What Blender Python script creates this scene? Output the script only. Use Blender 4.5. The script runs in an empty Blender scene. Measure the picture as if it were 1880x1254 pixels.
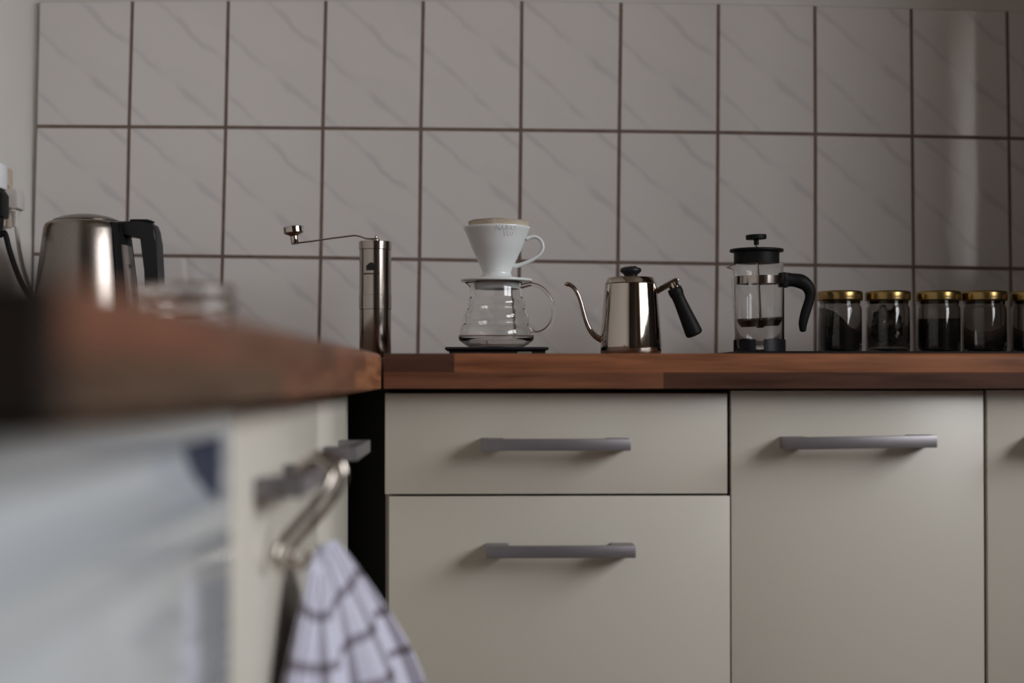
import bpy, bmesh, math, random
from mathutils import Vector, Matrix, Euler

random.seed(7)
PI = math.pi
SC = bpy.context.scene
COL = SC.collection

# ------------------------------------------------------------------ camera
F = 2611.1                      # 50 mm lens on a 36 mm wide sensor, in pixels of a 1880 px frame
CZ = 0.872                      # lens height; the worktops are 0.90 high
YAW = math.atan(60 / F)
PITCH = math.radians(0.7)
SHIFT = (67 / F - math.tan(PITCH)) * F / 1880
cam_d = bpy.data.cameras.new('camera')
cam = bpy.data.objects.new('camera', cam_d)
COL.objects.link(cam)
cam.location = (0, 0, CZ)
cam.rotation_euler = (PI / 2 + PITCH, 0, -YAW)
cam_d.lens = 50
cam_d.sensor_width = 36
cam_d.shift_y = SHIFT
cam_d.clip_start = 0.02
cam_d.dof.use_dof = True
cam_d.dof.focus_distance = 1.83
cam_d.dof.aperture_fstop = 2.4
SC.camera = cam
ROT = cam.rotation_euler.to_matrix()

# ------------------------------------------------------------------ world, light, exposure
W = bpy.data.worlds.new('world')
SC.world = W
W.use_nodes = True
# an even overcast sky above a dull ground; it reaches the room only through the window
SKY = 13.5
wt_ = W.node_tree
w_tc = wt_.nodes.new('ShaderNodeTexCoord')
w_sep = wt_.nodes.new('ShaderNodeSeparateXYZ')
w_mr = wt_.nodes.new('ShaderNodeMapRange')
w_mix = wt_.nodes.new('ShaderNodeMix')
w_mix.data_type = 'RGBA'
wt_.links.new(w_tc.outputs['Generated'], w_sep.inputs[0])
wt_.links.new(w_sep.outputs[2], w_mr.inputs[0])
w_mr.inputs[1].default_value = -0.06
w_mr.inputs[2].default_value = 0.06
wt_.links.new(w_mr.outputs[0], w_mix.inputs['Factor'])
w_mix.inputs['A'].default_value = (0.42, 0.40, 0.36, 1)
w_mix.inputs['B'].default_value = (0.95, 0.965, 1.0, 1)
wt_.links.new(w_mix.outputs['Result'], wt_.nodes['Background'].inputs[0])
wt_.nodes['Background'].inputs[1].default_value = SKY

def area_light(name, loc, rot, sx, sy, power, color):
    d = bpy.data.lights.new(name, 'AREA')
    d.shape = 'RECTANGLE'
    d.size = sx
    d.size_y = sy
    d.energy = power
    d.color = color
    o = bpy.data.objects.new(name, d)
    COL.objects.link(o)
    o.location = loc
    o.rotation_euler = rot
    return o

# daylight through the window in the right-hand wall (it faces into the room, -X)
WIN_Y0, WIN_Y1, WIN_Z0, WIN_Z1 = -0.90, 1.36, 1.24, 2.22
WIN_M = 0.40                    # the middle mullion
ROOM_R = 1.80
portal = area_light('daylight_portal', (ROOM_R + 0.10, (WIN_Y0 + WIN_Y1) / 2, (WIN_Z0 + WIN_Z1) / 2), (0, PI / 2, 0),
                    WIN_Z1 - WIN_Z0, WIN_Y1 - WIN_Y0, 1.0, (1, 1, 1))
portal.data.cycles.is_portal = True     # only guides the sampling of the sky, gives no light of its own

SC.view_settings.view_transform = 'Standard'
SC.view_settings.look = 'None'
SC.view_settings.gamma = 1
SC.view_settings.use_curve_mapping = False
SC.view_settings.exposure = 0.0
SC.cycles.max_bounces = 16
SC.cycles.diffuse_bounces = 6
SC.cycles.glossy_bounces = 8
SC.cycles.transmission_bounces = 14
SC.cycles.transparent_max_bounces = 14
SC.cycles.sample_clamp_indirect = 6.0
SC.cycles.use_denoising = True

# ------------------------------------------------------------------ helpers: rays
def ray(px, py):
    return ROT @ Vector(((px - 940) / F, (627 - py) / F + SHIFT * 1880 / F, -1))

def P(px, py, Y):
    d = ray(px, py)
    t = Y / d.y
    return Vector((d.x * t, Y, CZ + d.z * t))

def PXp(px, py, X):
    d = ray(px, py)
    t = X / d.x
    return Vector((X, d.y * t, CZ + d.z * t))

# ------------------------------------------------------------------ helpers: objects
ORIGIN = {}

def thing(name, label, cat, loc, group=None):
    o = bpy.data.objects.new(name, None)
    COL.objects.link(o)
    o.location = loc
    o.empty_display_size = 0.05
    o['label'] = label
    o['category'] = cat
    if group:
        o['group'] = group
    ORIGIN[o] = Vector(loc)
    return o

def tag(o, label=None, cat=None, group=None, kind=None):
    if label:
        o['label'] = label
    if cat:
        o['category'] = cat
    if group:
        o['group'] = group
    if kind:
        o['kind'] = kind
    return o

def obj(name, bm, mat, parent=None, smooth=None, color=None):
    """link a bmesh given in world coordinates as one mesh object"""
    bmesh.ops.recalc_face_normals(bm, faces=bm.faces)
    if parent is not None:
        org = ORIGIN[parent]
    else:
        if len(bm.verts):
            xs = [v.co.x for v in bm.verts]
            ys = [v.co.y for v in bm.verts]
            zs = [v.co.z for v in bm.verts]
            org = Vector(((min(xs) + max(xs)) / 2, (min(ys) + max(ys)) / 2, min(zs)))
        else:
            org = Vector((0, 0, 0))
    for v in bm.verts:
        v.co -= org
    me = bpy.data.meshes.new(name)
    bm.to_mesh(me)
    bm.free()
    if mat:
        me.materials.append(mat)
    o = bpy.data.objects.new(name, me)
    COL.objects.link(o)
    if parent is not None:
        o.parent = parent
    else:
        o.location = org
    ORIGIN[o] = org
    if smooth is not None:
        for p in me.polygons:
            p.use_smooth = True
        if smooth < 179:
            try:
                me.set_sharp_from_angle(angle=math.radians(smooth))
            except Exception:
                pass
    if color:
        o.color = (*color, 1)
    return o

def struct(name, bm, mat, parent=None, smooth=None):
    o = obj(name, bm, mat, parent, smooth)
    if parent is None:
        o['kind'] = 'structure'
    return o

# ------------------------------------------------------------------ helpers: shapes
def new():
    return bmesh.new()

def box(bm, x0, x1, y0, y1, z0, z1, bev=0.0, seg=2):
    vs = [bm.verts.new((x, y, z)) for x in (x0, x1) for y in (y0, y1) for z in (z0, z1)]
    f = [(0, 1, 3, 2), (4, 6, 7, 5), (0, 4, 5, 1), (2, 3, 7, 6), (0, 2, 6, 4), (1, 5, 7, 3)]
    fs = [bm.faces.new([vs[i] for i in q]) for q in f]
    if bev > 0:
        es = list({e for q in fs for e in q.edges})
        bmesh.ops.bevel(bm, geom=es, offset=bev, segments=seg, affect='EDGES', profile=0.5)
    return vs

def lathe(bm, prof, cx, cy, segs=64, a0=0.0, a1=2 * PI, closed=False, M=None, shear=None):
    """prof: list of (r, z). angle 0 faces the camera (-Y), positive turns to +X."""
    full = abs(a1 - a0 - 2 * PI) < 1e-6
    n = segs if full else segs + 1
    rings = []
    for i, (r, z) in enumerate(prof):
        ox = shear[i] if shear else 0.0
        if r < 1e-7 and full:
            rings.append([bm.verts.new((cx + ox, cy, z))])
        else:
            rings.append([bm.verts.new((cx + ox + r * math.sin(a0 + (a1 - a0) * k / segs),
                                        cy - r * math.cos(a0 + (a1 - a0) * k / segs), z)) for k in range(n)])
    m = len(rings)
    pairs = [(i, i + 1) for i in range(m - 1)]
    if closed:
        pairs.append((m - 1, 0))
    for i, j in pairs:
        A, B = rings[i], rings[j]
        kk = segs
        for k in range(kk):
            k2 = (k + 1) % n if full else k + 1
            if len(A) == 1 and len(B) == 1:
                continue
            if len(A) == 1:
                bm.faces.new((A[0], B[k], B[k2]))
            elif len(B) == 1:
                bm.faces.new((A[k], B[0], A[k2]))
            else:
                bm.faces.new((A[k], B[k], B[k2], A[k2]))
    if not full and closed:
        for k in (0, n - 1):
            bm.faces.new([rg[k] for rg in rings])
    vs = [v for rg in rings for v in rg]
    if M is not None:
        bmesh.ops.transform(bm, matrix=M, verts=vs)
    return rings

def spline(pts, n=6):
    """Catmull-Rom through pts (Vectors), n steps per span"""
    pts = [Vector(p) for p in pts]
    out = []
    for i in range(len(pts) - 1):
        p0 = pts[i - 1] if i else pts[0] * 2 - pts[1]
        p1, p2 = pts[i], pts[i + 1]
        p3 = pts[i + 2] if i + 2 < len(pts) else pts[-1] * 2 - pts[-2]
        for k in range(n):
            t = k / n
            out.append(0.5 * ((2 * p1) + (p2 - p0) * t + (2 * p0 - 5 * p1 + 4 * p2 - p3) * t * t
                              + (3 * p1 - p0 - 3 * p2 + p3) * t ** 3))
    out.append(pts[-1].copy())
    return out

def lerp_list(vals, m):
    out = []
    for i in range(m):
        t = i / (m - 1) * (len(vals) - 1)
        k = min(int(t), len(vals) - 2)
        out.append(vals[k] + (vals[k + 1] - vals[k]) * (t - k))
    return out

def tube(bm, pts, rad, segs=12, n=6, flat=1.0, smooth=True, up=Vector((0, 1, 0)), cap=True):
    """tube along pts; rad number or list; flat scales the radius along `up`"""
    path = spline(pts, n) if smooth else [Vector(p) for p in pts]
    rr = [rad] * len(path) if not isinstance(rad, (list, tuple)) else lerp_list(list(rad), len(path))
    rings = []
    for i, p in enumerate(path):
        t = (path[min(i + 1, len(path) - 1)] - path[max(i - 1, 0)]).normalized()
        u = up - t * up.dot(t)
        if u.length < 1e-4:
            u = Vector((1, 0, 0)) - t * t.x
        u.normalize()
        w = t.cross(u)
        rings.append([bm.verts.new(p + (w * math.cos(2 * PI * k / segs) + u * flat * math.sin(2 * PI * k / segs)) * rr[i])
                      for k in range(segs)])
    for a, b in zip(rings, rings[1:]):
        for k in range(segs):
            bm.faces.new((a[k], a[(k + 1) % segs], b[(k + 1) % segs], b[k]))
    if cap:
        for rg, s in ((rings[0], -1), (rings[-1], 1)):
            i = 0 if s < 0 else len(path) - 1
            t = (path[min(i + 1, len(path) - 1)] - path[max(i - 1, 0)]).normalized() * s
            c = bm.verts.new(path[i] + t * rr[i] * 0.45)
            mid = [bm.verts.new(path[i] + (v.co - path[i]) * 0.72 + t * rr[i] * 0.33) for v in rg]
            for k in range(segs):
                bm.faces.new((rg[k], rg[(k + 1) % segs], mid[(k + 1) % segs], mid[k]))
                bm.faces.new((mid[k], mid[(k + 1) % segs], c))
    return rings

def prism(bm, poly, ext, bev=0.0, seg=2):
    """poly: list of Vectors (planar), extruded by vector ext"""
    a = [bm.verts.new(p) for p in poly]
    b = [bm.verts.new(Vector(p) + ext) for p in poly]
    fs = [bm.faces.new(a), bm.faces.new(list(reversed(b)))]
    n = len(a)
    for k in range(n):
        fs.append(bm.faces.new((a[k], a[(k + 1) % n], b[(k + 1) % n], b[k])))
    if bev:
        es = list({e for q in fs[:2] for e in q.edges})
        bmesh.ops.bevel(bm, geom=es, offset=bev, segments=seg, affect='EDGES', profile=0.5)
    return a, b

def arc_shell(bm, r0, r1, z0, z1, cx, cy, a0, a1, segs=16):
    lathe(bm, [(r0, z0), (r1, z0), (r1, z1), (r0, z1)], cx, cy, segs, a0, a1, closed=True)

# ------------------------------------------------------------------ materials
def srgb(r, g, b):
    def f(c):
        c /= 255
        return c / 12.92 if c <= 0.04045 else ((c + 0.055) / 1.030) ** 2.4
    return (f(r), f(g), f(b))

class Mat:
    def __init__(s, name):
        s.m = bpy.data.materials.new(name)
        s.m.use_nodes = True
        s.t = s.m.node_tree
        s.n = s.t.nodes
        s.b = s.n['Principled BSDF']
        s.out = s.n['Material Output']

    def node(s, typ, **kw):
        n = s.n.new(typ)
        for k, v in kw.items():
            setattr(n, k, v)
        return n

    def link(s, a, b):
        s.t.links.new(a, b)

    def set(s, **kw):
        for k, v in kw.items():
            s.b.inputs[k.replace('_', ' ')].default_value = v

def ramp(m, fac, stops):
    r = m.node('ShaderNodeValToRGB')
    el = r.color_ramp.elements
    while len(el) > 1:
        el.remove(el[-1])
    el[0].position = stops[0][0]
    el[0].color = (*stops[0][1], 1)
    for p, c in stops[1:]:
        e = el.new(p)
        e.color = (*c, 1)
    m.link(fac, r.inputs[0])
    return r

def simple(name, col, rough=0.5, metal=0.0, var=0.06, scale=30.0, bump=0.0, bscale=200.0, stretch=None, **kw):
    """principled colour with a little procedural mottling and optional bump"""
    m = Mat(name)
    tc = m.node('ShaderNodeTexCoord')
    mp = m.node('ShaderNodeMapping')
    m.link(tc.outputs['Object'], mp.inputs[0])
    if stretch:
        mp.inputs['Scale'].default_value = stretch
    nz = m.node('ShaderNodeTexNoise')
    nz.inputs['Scale'].default_value = scale
    nz.inputs['Detail'].default_value = 4
    m.link(mp.outputs[0], nz.inputs['Vector'])
    lo = tuple(max(0, c * (1 - var)) for c in col)
    hi = tuple(min(1, c * (1 + var)) for c in col)
    r = ramp(m, nz.outputs['Fac'], [(0.3, lo), (0.7, hi)])
    m.link(r.outputs[0], m.b.inputs['Base Color'])
    m.set(Roughness=rough, Metallic=metal)
    for k, v in kw.items():
        m.b.inputs[k.replace('_', ' ')].default_value = v
    if bump:
        n2 = m.node('ShaderNodeTexNoise')
        n2.inputs['Scale'].default_value = bscale
        m.link(mp.outputs[0], n2.inputs['Vector'])
        bp = m.node('ShaderNodeBump')
        bp.inputs['Strength'].default_value = bump
        bp.inputs['Distance'].default_value = 0.001
        m.link(n2.outputs['Fac'], bp.inputs['Height'])
        m.link(bp.outputs[0], m.b.inputs['Normal'])
    return m.m

def glass(name, tint=(1, 1, 1), rough=0.0, ior=1.47):
    m = Mat(name)
    m.set(Roughness=rough, IOR=ior)
    m.b.inputs['Base Color'].default_value = (*tint, 1)
    m.b.inputs['Transmission Weight'].default_value = 1.0
    return m.m

def tile_material():
    m = Mat('marbled_tile')
    tc = m.node('ShaderNodeTexCoord')
    oi = m.node('ShaderNodeObjectInfo')
    # tile-local position, shifted by a small random step so that tiles differ a little
    off = m.node('ShaderNodeVectorMath', operation='MULTIPLY')
    cmb = m.node('ShaderNodeCombineXYZ')
    m.link(oi.outputs['Random'], cmb.inputs[0])
    m.link(oi.outputs['Random'], cmb.inputs[2])
    m.link(cmb.outputs[0], off.inputs[0])
    off.inputs[1].default_value = (0.05, 0, 0.09)
    add = m.node('ShaderNodeVectorMath', operation='ADD')
    m.link(tc.outputs['Object'], add.inputs[0])
    m.link(off.outputs[0], add.inputs[1])
    mp = m.node('ShaderNodeMapping')
    mp.inputs['Rotation'].default_value = (0, math.radians(-41), 0)
    m.link(add.outputs[0], mp.inputs[0])
    nz = m.node('ShaderNodeTexNoise')
    nz.inputs['Scale'].default_value = 9
    nz.inputs['Detail'].default_value = 3
    m.link(mp.outputs[0], nz.inputs['Vector'])
    sep = m.node('ShaderNodeSeparateXYZ')
    m.link(mp.outputs[0], sep.inputs[0])
    # v = z' * freq + noise ; thin dark lines where frac(v) is near 0.5
    def veins(freq, amp, width, phase):
        a = m.node('ShaderNodeMath', operation='MULTIPLY_ADD')
        m.link(sep.outputs[2], a.inputs[0])
        a.inputs[1].default_value = freq
        a.inputs[2].default_value = phase
        b = m.node('ShaderNodeMath', operation='MULTIPLY_ADD')
        m.link(nz.outputs['Fac'], b.inputs[0])
        b.inputs[1].default_value = amp
        m.link(a.outputs[0], b.inputs[2])
        c = m.node('ShaderNodeMath', operation='PINGPONG')
        m.link(b.outputs[0], c.inputs[0])
        c.inputs[1].default_value = 0.5
        r = m.node('ShaderNodeMapRange', interpolation_type='SMOOTHSTEP')
        m.link(c.outputs[0], r.inputs[0])
        r.inputs[1].default_value = 0.0
        r.inputs[2].default_value = width
        r.inputs[3].default_value = 1.0
        r.inputs[4].default_value = 0.0
        return r
    v1 = veins(13.0, 0.55, 0.10, 0.1)
    v2 = veins(8.0, 1.0, 0.20, 0.4)
    n2 = m.node('ShaderNodeTexNoise')
    n2.inputs['Scale'].default_value = 11
    m.link(add.outputs[0], n2.inputs['Vector'])
    fade = m.node('ShaderNodeMapRange', interpolation_type='SMOOTHSTEP')
    m.link(n2.outputs['Fac'], fade.inputs[0])
    fade.inputs[1].default_value = 0.36
    fade.inputs[2].default_value = 0.60
    f1 = m.node('ShaderNodeMath', operation='MULTIPLY')
    m.link(v1.outputs[0], f1.inputs[0])
    m.link(fade.outputs[0], f1.inputs[1])
    f2 = m.node('ShaderNodeMath', operation='MULTIPLY_ADD')
    m.link(v2.outputs[0], f2.inputs[0])
    f2.inputs[1].default_value = 0.14
    m.link(f1.outputs[0], f2.inputs[2])
    f2.use_clamp = True
    mix = m.node('ShaderNodeMix', data_type='RGBA')
    m.link(f2.outputs[0], mix.inputs['Factor'])
    mix.inputs['A'].default_value = (0.70, 0.665, 0.645, 1)
    mix.inputs['B'].default_value = (0.60, 0.575, 0.575, 1)
    m.link(mix.outputs['Result'], m.b.inputs['Base Color'])
    m.set(Roughness=0.05)
    # slight unevenness of the glaze
    n3 = m.node('ShaderNodeTexNoise')
    n3.inputs['Scale'].default_value = 14
    m.link(add.outputs[0], n3.inputs['Vector'])
    bp = m.node('ShaderNodeBump')
    bp.inputs['Strength'].default_value = 0.08
    bp.inputs['Distance'].default_value = 0.002
    m.link(n3.outputs['Fac'], bp.inputs['Height'])
    m.link(bp.outputs[0], m.b.inputs['Normal'])
    return m.m

def wood_material(name, axis):
    """oiled stave timber; the stave's own tone comes from the object colour"""
    m = Mat(name)
    tc = m.node('ShaderNodeTexCoord')
    oi = m.node('ShaderNodeObjectInfo')
    mp = m.node('ShaderNodeMapping')
    sc = [60, 60, 60]
    sc[axis] = 5
    mp.inputs['Scale'].default_value = sc
    m.link(tc.outputs['Object'], mp.inputs[0])
    nz = m.node('ShaderNodeTexNoise')
    nz.inputs['Scale'].default_value = 1.6
    nz.inputs['Detail'].default_value = 6
    nz.inputs['Distortion'].default_value = 0.4
    m.link(mp.outputs[0], nz.inputs['Vector'])
    r = ramp(m, nz.outputs['Fac'], [(0.28, (0.55, 0.5, 0.45)), (0.5, (1, 1, 1)), (0.72, (1.35, 1.35, 1.3))])
    mix = m.node('ShaderNodeMix', data_type='RGBA', blend_type='MULTIPLY')
    mix.inputs['Factor'].default_value = 1
    m.link(oi.outputs['Color'], mix.inputs['A'])
    m.link(r.outputs[0], mix.inputs['B'])
    m.link(mix.outputs['Result'], m.b.inputs['Base Color'])
    m.set(Roughness=0.42)
    m.b.inputs['Specular IOR Level'].default_value = 0.22
    bp = m.node('ShaderNodeBump')
    bp.inputs['Strength'].default_value = 0.15
    bp.inputs['Distance'].default_value = 0.001
    m.link(nz.outputs['Fac'], bp.inputs['Height'])
    m.link(bp.outputs[0], m.b.inputs['Normal'])
    return m.m

def towel_material():
    m = Mat('checked_cotton')
    uv = m.node('ShaderNodeUVMap')
    sep = m.node('ShaderNodeSeparateXYZ')
    m.link(uv.outputs[0], sep.inputs[0])
    def lines(sock, period, w, ph):
        a = m.node('ShaderNodeMath', operation='MULTIPLY_ADD')
        m.link(sock, a.inputs[0])
        a.inputs[1].default_value = 1 / period
        a.inputs[2].default_value = ph
        f = m.node('ShaderNodeMath', operation='FRACT')
        m.link(a.outputs[0], f.inputs[0])
        r = m.node('ShaderNodeMath', operation='LESS_THAN')
        m.link(f.outputs[0], r.inputs[0])
        r.inputs[1].default_value = w
        return r
    def addc(a, b):
        n = m.node('ShaderNodeMath', operation='ADD')
        m.link(a.outputs[0], n.inputs[0])
        m.link(b.outputs[0], n.inputs[1])
        return n
    lu = lines(sep.outputs[0], 0.040, 0.34, 0.55)
    lv = lines(sep.outputs[1], 0.040, 0.22, 0.3)
    s = addc(lu, lv)
    r = ramp(m, s.outputs[0], [(0.0, (0.60, 0.60, 0.72)), (0.5, (0.27, 0.25, 0.31)), (1.0, (0.10, 0.085, 0.10))])
    half = m.node('ShaderNodeMath', operation='MULTIPLY')
    m.link(s.outputs[0], half.inputs[0])
    half.inputs[1].default_value = 0.5
    m.link(half.outputs[0], r.inputs[0])
    m.link(r.outputs[0], m.b.inputs['Base Color'])
    m.set(Roughness=0.9)
    w = m.node('ShaderNodeTexNoise')
    w.inputs['Scale'].default_value = 900
    bp = m.node('ShaderNodeBump')
    bp.inputs['Strength'].default_value = 0.3
    bp.inputs['Distance'].default_value = 0.001
    m.link(w.outputs['Fac'], bp.inputs['Height'])
    m.link(bp.outputs[0], m.b.inputs['Normal'])
    return m.m

def pane_material():
    m = Mat('window_glass')
    tr = m.node('ShaderNodeBsdfTransparent')
    gl = m.node('ShaderNodeBsdfGlossy')
    gl.inputs['Roughness'].default_value = 0.02
    mx = m.node('ShaderNodeMixShader')
    mx.inputs[0].default_value = 0.06
    m.link(tr.outputs[0], mx.inputs[1])
    m.link(gl.outputs[0], mx.inputs[2])
    m.link(mx.outputs[0], m.out.inputs[0])
    return m.m

M_TILE = tile_material()
M_GROUT = simple('brown_grout', (0.175, 0.122, 0.10), 0.9, var=0.15, scale=60, bump=0.4, bscale=500)
M_PLASTER = simple('white_plaster', (0.66, 0.635, 0.60), 0.85, var=0.03, scale=8, bump=0.5, bscale=260)
M_ROOM = simple('taupe_wall_paint', (0.27, 0.215, 0.165), 0.85, var=0.04, scale=6)
M_CEIL = simple('ceiling_paint', (0.36, 0.33, 0.295), 0.9, var=0.03, scale=6)
M_FLOOR = simple('brown_floor', (0.21, 0.115, 0.065), 0.45, var=0.25, scale=4, stretch=(1, 12, 1))
M_DOORWOOD = simple('dark_door_wood', (0.035, 0.022, 0.016), 0.5, var=0.3, scale=6, stretch=(12, 1, 1))
M_UNSEEN_CUPBOARD = simple('unseen_cupboard_dark_brown', (0.045, 0.032, 0.027), 0.5, var=0.25, scale=5, stretch=(10, 10, 1))
M_WOODX = wood_material('stave_wood_along', 0)
M_WOODY = wood_material('stave_wood_across', 1)
M_CREAM = simple('cream_lacquer', (0.57, 0.54, 0.47), 0.30, var=0.02, scale=3, Specular_IOR_Level=0.4)
M_CARCASS = simple('carcass_board', (0.34, 0.30, 0.27), 0.6, var=0.04, scale=10)
M_BLACKGAP = simple('black_shade_and_plinth', (0.008, 0.008, 0.007), 0.8, var=0.1)
M_HANDLE = simple('brushed_aluminium', (0.27, 0.255, 0.27), 0.42, metal=0.75, var=0.05, scale=80, stretch=(1, 20, 20))
M_WHITE_APP = simple('white_enamel', (0.43, 0.45, 0.465), 0.10, var=0.02, scale=4)
M_GRIP_SHADE = simple('navy_grip_shade', (0.085, 0.095, 0.145), 0.5, var=0.05)
M_BADGE = simple('grey_badge', (0.33, 0.345, 0.37), 0.3, var=0.03)
M_STEELB = simple('brushed_steel', (0.26, 0.23, 0.205), 0.25, metal=1.0, var=0.10, scale=70, stretch=(20, 20, 0.6), bump=0.05, bscale=300)
M_STEELP = simple('polished_steel', (0.46, 0.405, 0.355), 0.07, metal=1.0, var=0.04, scale=14)
M_STEELG = simple('satin_steel', (0.38, 0.335, 0.30), 0.16, metal=1.0, var=0.05, scale=60, stretch=(20, 20, 0.5))
M_DARKSTEEL = simple('dull_dark_steel', (0.10, 0.075, 0.065), 0.4, metal=1.0, var=0.1)
M_BLACKP = simple('black_plastic', (0.009, 0.009, 0.0095), 0.5, var=0.1, scale=80, Specular_IOR_Level=0.12)
M_BLACKS = simple('satin_black_plastic', (0.011, 0.011, 0.014), 0.34, var=0.1, scale=80, Specular_IOR_Level=0.3)
M_PORC = simple('white_porcelain', (0.70, 0.72, 0.72), 0.12, var=0.015, scale=12)
M_PAPER = simple('unbleached_paper', (0.62, 0.54, 0.42), 0.9, var=0.10, scale=60, bump=0.3, bscale=600)
M_GLASS = glass('clear_glass', (0.98, 0.985, 0.98))
M_JARGLASS = glass('jar_glass', (0.60, 0.585, 0.57))
M_WATER = glass('clear_water', (0.93, 0.90, 0.88), ior=1.33)
M_GOLD = simple('gold_lacquer', (0.30, 0.205, 0.08), 0.28, metal=1.0, var=0.08, scale=40)
M_COFFEE = simple('dark_grounds', (0.012, 0.009, 0.007), 0.8, var=0.5, scale=260, bump=1.0, bscale=400)
M_FOIL = simple('dark_foil', (0.05, 0.045, 0.042), 0.28, metal=0.7, var=0.5, scale=60, bump=1.0, bscale=90)
M_CREAMP = simple('cream_plastic', (0.56, 0.47, 0.36), 0.4, var=0.02)
M_WHITEP = simple('white_plastic', (0.58, 0.55, 0.53), 0.4, var=0.02)
M_GLOSSW = simple('glossy_white_plastic', (0.80, 0.82, 0.84), 0.1, var=0.02)
M_KWIN = simple('smoky_gauge_plastic', (0.16, 0.13, 0.115), 0.2, var=0.2, scale=30, stretch=(8, 8, 0.6))
M_PRINT = simple('black_print', (0.006, 0.006, 0.006), 0.6, var=0.1)
M_DISPLAY = simple('grey_green_display', (0.20, 0.20, 0.15), 0.3, var=0.05)
M_TOWEL = towel_material()
M_PANE = pane_material()
def added_curtain_material():
    m = Mat('added_curtain_cloth')
    m.set(Roughness=0.95)
    m.b.inputs['Base Color'].default_value = (0.34, 0.32, 0.30, 1)
    tr = m.node('ShaderNodeBsdfTranslucent')
    nz = m.node('ShaderNodeTexNoise')
    nz.inputs['Scale'].default_value = 400
    r = ramp(m, nz.outputs['Fac'], [(0.3, (0.60, 0.57, 0.55)), (0.7, (0.72, 0.69, 0.67))])
    m.link(r.outputs[0], tr.inputs[0])
    mx = m.node('ShaderNodeMixShader')
    mx.inputs[0].default_value = 0.8
    m.link(m.b.outputs[0], mx.inputs[1])
    m.link(tr.outputs[0], mx.inputs[2])
    m.link(mx.outputs[0], m.out.inputs[0])
    return m.m
M_ADDED_CURTAIN = added_curtain_material()
M_FRAME = simple('white_frame_paint', (0.55, 0.55, 0.54), 0.4, var=0.02)

# ------------------------------------------------------------------ the room
WALL_Y = 2.20
WALL_X = -0.687
ROOM_Z = 2.65
REAR_Y = -2.1

def bx(*a, **k):
    bm = new()
    box(bm, *a, **k)
    return bm

floor = struct('floor', bx(WALL_X - 0.1, ROOM_R + 0.25, REAR_Y - 0.1, WALL_Y + 0.1, -0.1, 0.0), M_FLOOR)
ceiling = struct('ceiling', bx(WALL_X - 0.1, ROOM_R + 0.25, REAR_Y - 0.1, WALL_Y + 0.1, ROOM_Z, ROOM_Z + 0.1), M_CEIL)
wall_left = struct('wall_left', bx(WALL_X - 0.1, WALL_X, REAR_Y - 0.1, WALL_Y + 0.1, 0, ROOM_Z), M_PLASTER)
wall_rear = struct('wall_rear', bx(WALL_X, ROOM_R, REAR_Y - 0.1, REAR_Y, 0, ROOM_Z), M_ROOM)
wall_back = struct('wall_back', bx(WALL_X, ROOM_R + 0.1, WALL_Y, WALL_Y + 0.1, 0, ROOM_Z), M_PLASTER)
bm = new()
box(bm, ROOM_R, ROOM_R + 0.2, REAR_Y - 0.1, WIN_Y0, 0, ROOM_Z)
box(bm, ROOM_R, ROOM_R + 0.2, WIN_Y1, WALL_Y, 0, ROOM_Z)
box(bm, ROOM_R, ROOM_R + 0.2, WIN_Y0, WIN_Y1, 0, WIN_Z0)
box(bm, ROOM_R, ROOM_R + 0.2, WIN_Y0, WIN_Y1, WIN_Z1, ROOM_Z)
wall_right = struct('wall_right', bm, M_ROOM)
# unseen tall dark cupboard past the worktop's end, keeping window light off the jars
unseen_tall_cupboard = struct('unseen_tall_cupboard', bx(1.031, ROOM_R, 1.46, WALL_Y, 0, ROOM_Z), M_UNSEEN_CUPBOARD)

# window: frame with two casements and a low transom
bm = new()
fy = 0.055
for (a, b, c, d) in ((WIN_Y0, WIN_Y0 + fy, WIN_Z0, WIN_Z1), (WIN_Y1 - fy, WIN_Y1, WIN_Z0, WIN_Z1),
                     (WIN_M - 0.05, WIN_M + 0.05, WIN_Z0, WIN_Z1)):
    box(bm, ROOM_R + 0.13, ROOM_R + 0.19, a, b, c, d)
for (c, d) in ((WIN_Z0, WIN_Z0 + fy), (WIN_Z1 - fy, WIN_Z1)):
    for (a, b) in ((WIN_Y0 + fy, WIN_M - 0.05), (WIN_M + 0.05, WIN_Y1 - fy)):
        box(bm, ROOM_R + 0.13, ROOM_R + 0.19, a, b, c, d)
window = struct('window_1', bm, M_FRAME)
for (a, b) in ((WIN_Y0 + fy, WIN_M - 0.05), (WIN_M + 0.05, WIN_Y1 - fy)):
    obj('pane', bx(ROOM_R + 0.158, ROOM_R + 0.162, a, b, WIN_Z0 + fy, WIN_Z1 - fy), M_PANE, window)
obj('sill', bx(ROOM_R - 0.02, ROOM_R + 0.13, WIN_Y0 + 0.001, WIN_Y1 - 0.001, WIN_Z0, WIN_Z0 + 0.02), M_FRAME, window)

# unseen pale cloth added over the window's nearer end, mirrored as a bright strip
bm = new()
N = 40
fr = [Vector((ROOM_R - 0.035 + 0.018 * math.sin(k * 1.15), -0.86 + 0.36 * k / N, 0)) for k in range(N + 1)]
for a, b in zip(fr, fr[1:]):
    bm.faces.new([bm.verts.new((p.x, p.y, z)) for p, z in ((a, 0.9), (b, 0.9), (b, 2.35), (a, 2.35))])
bmesh.ops.remove_doubles(bm, verts=bm.verts, dist=1e-5)
obj('added_curtain', bm, M_ADDED_CURTAIN, window, smooth=180)

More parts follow.
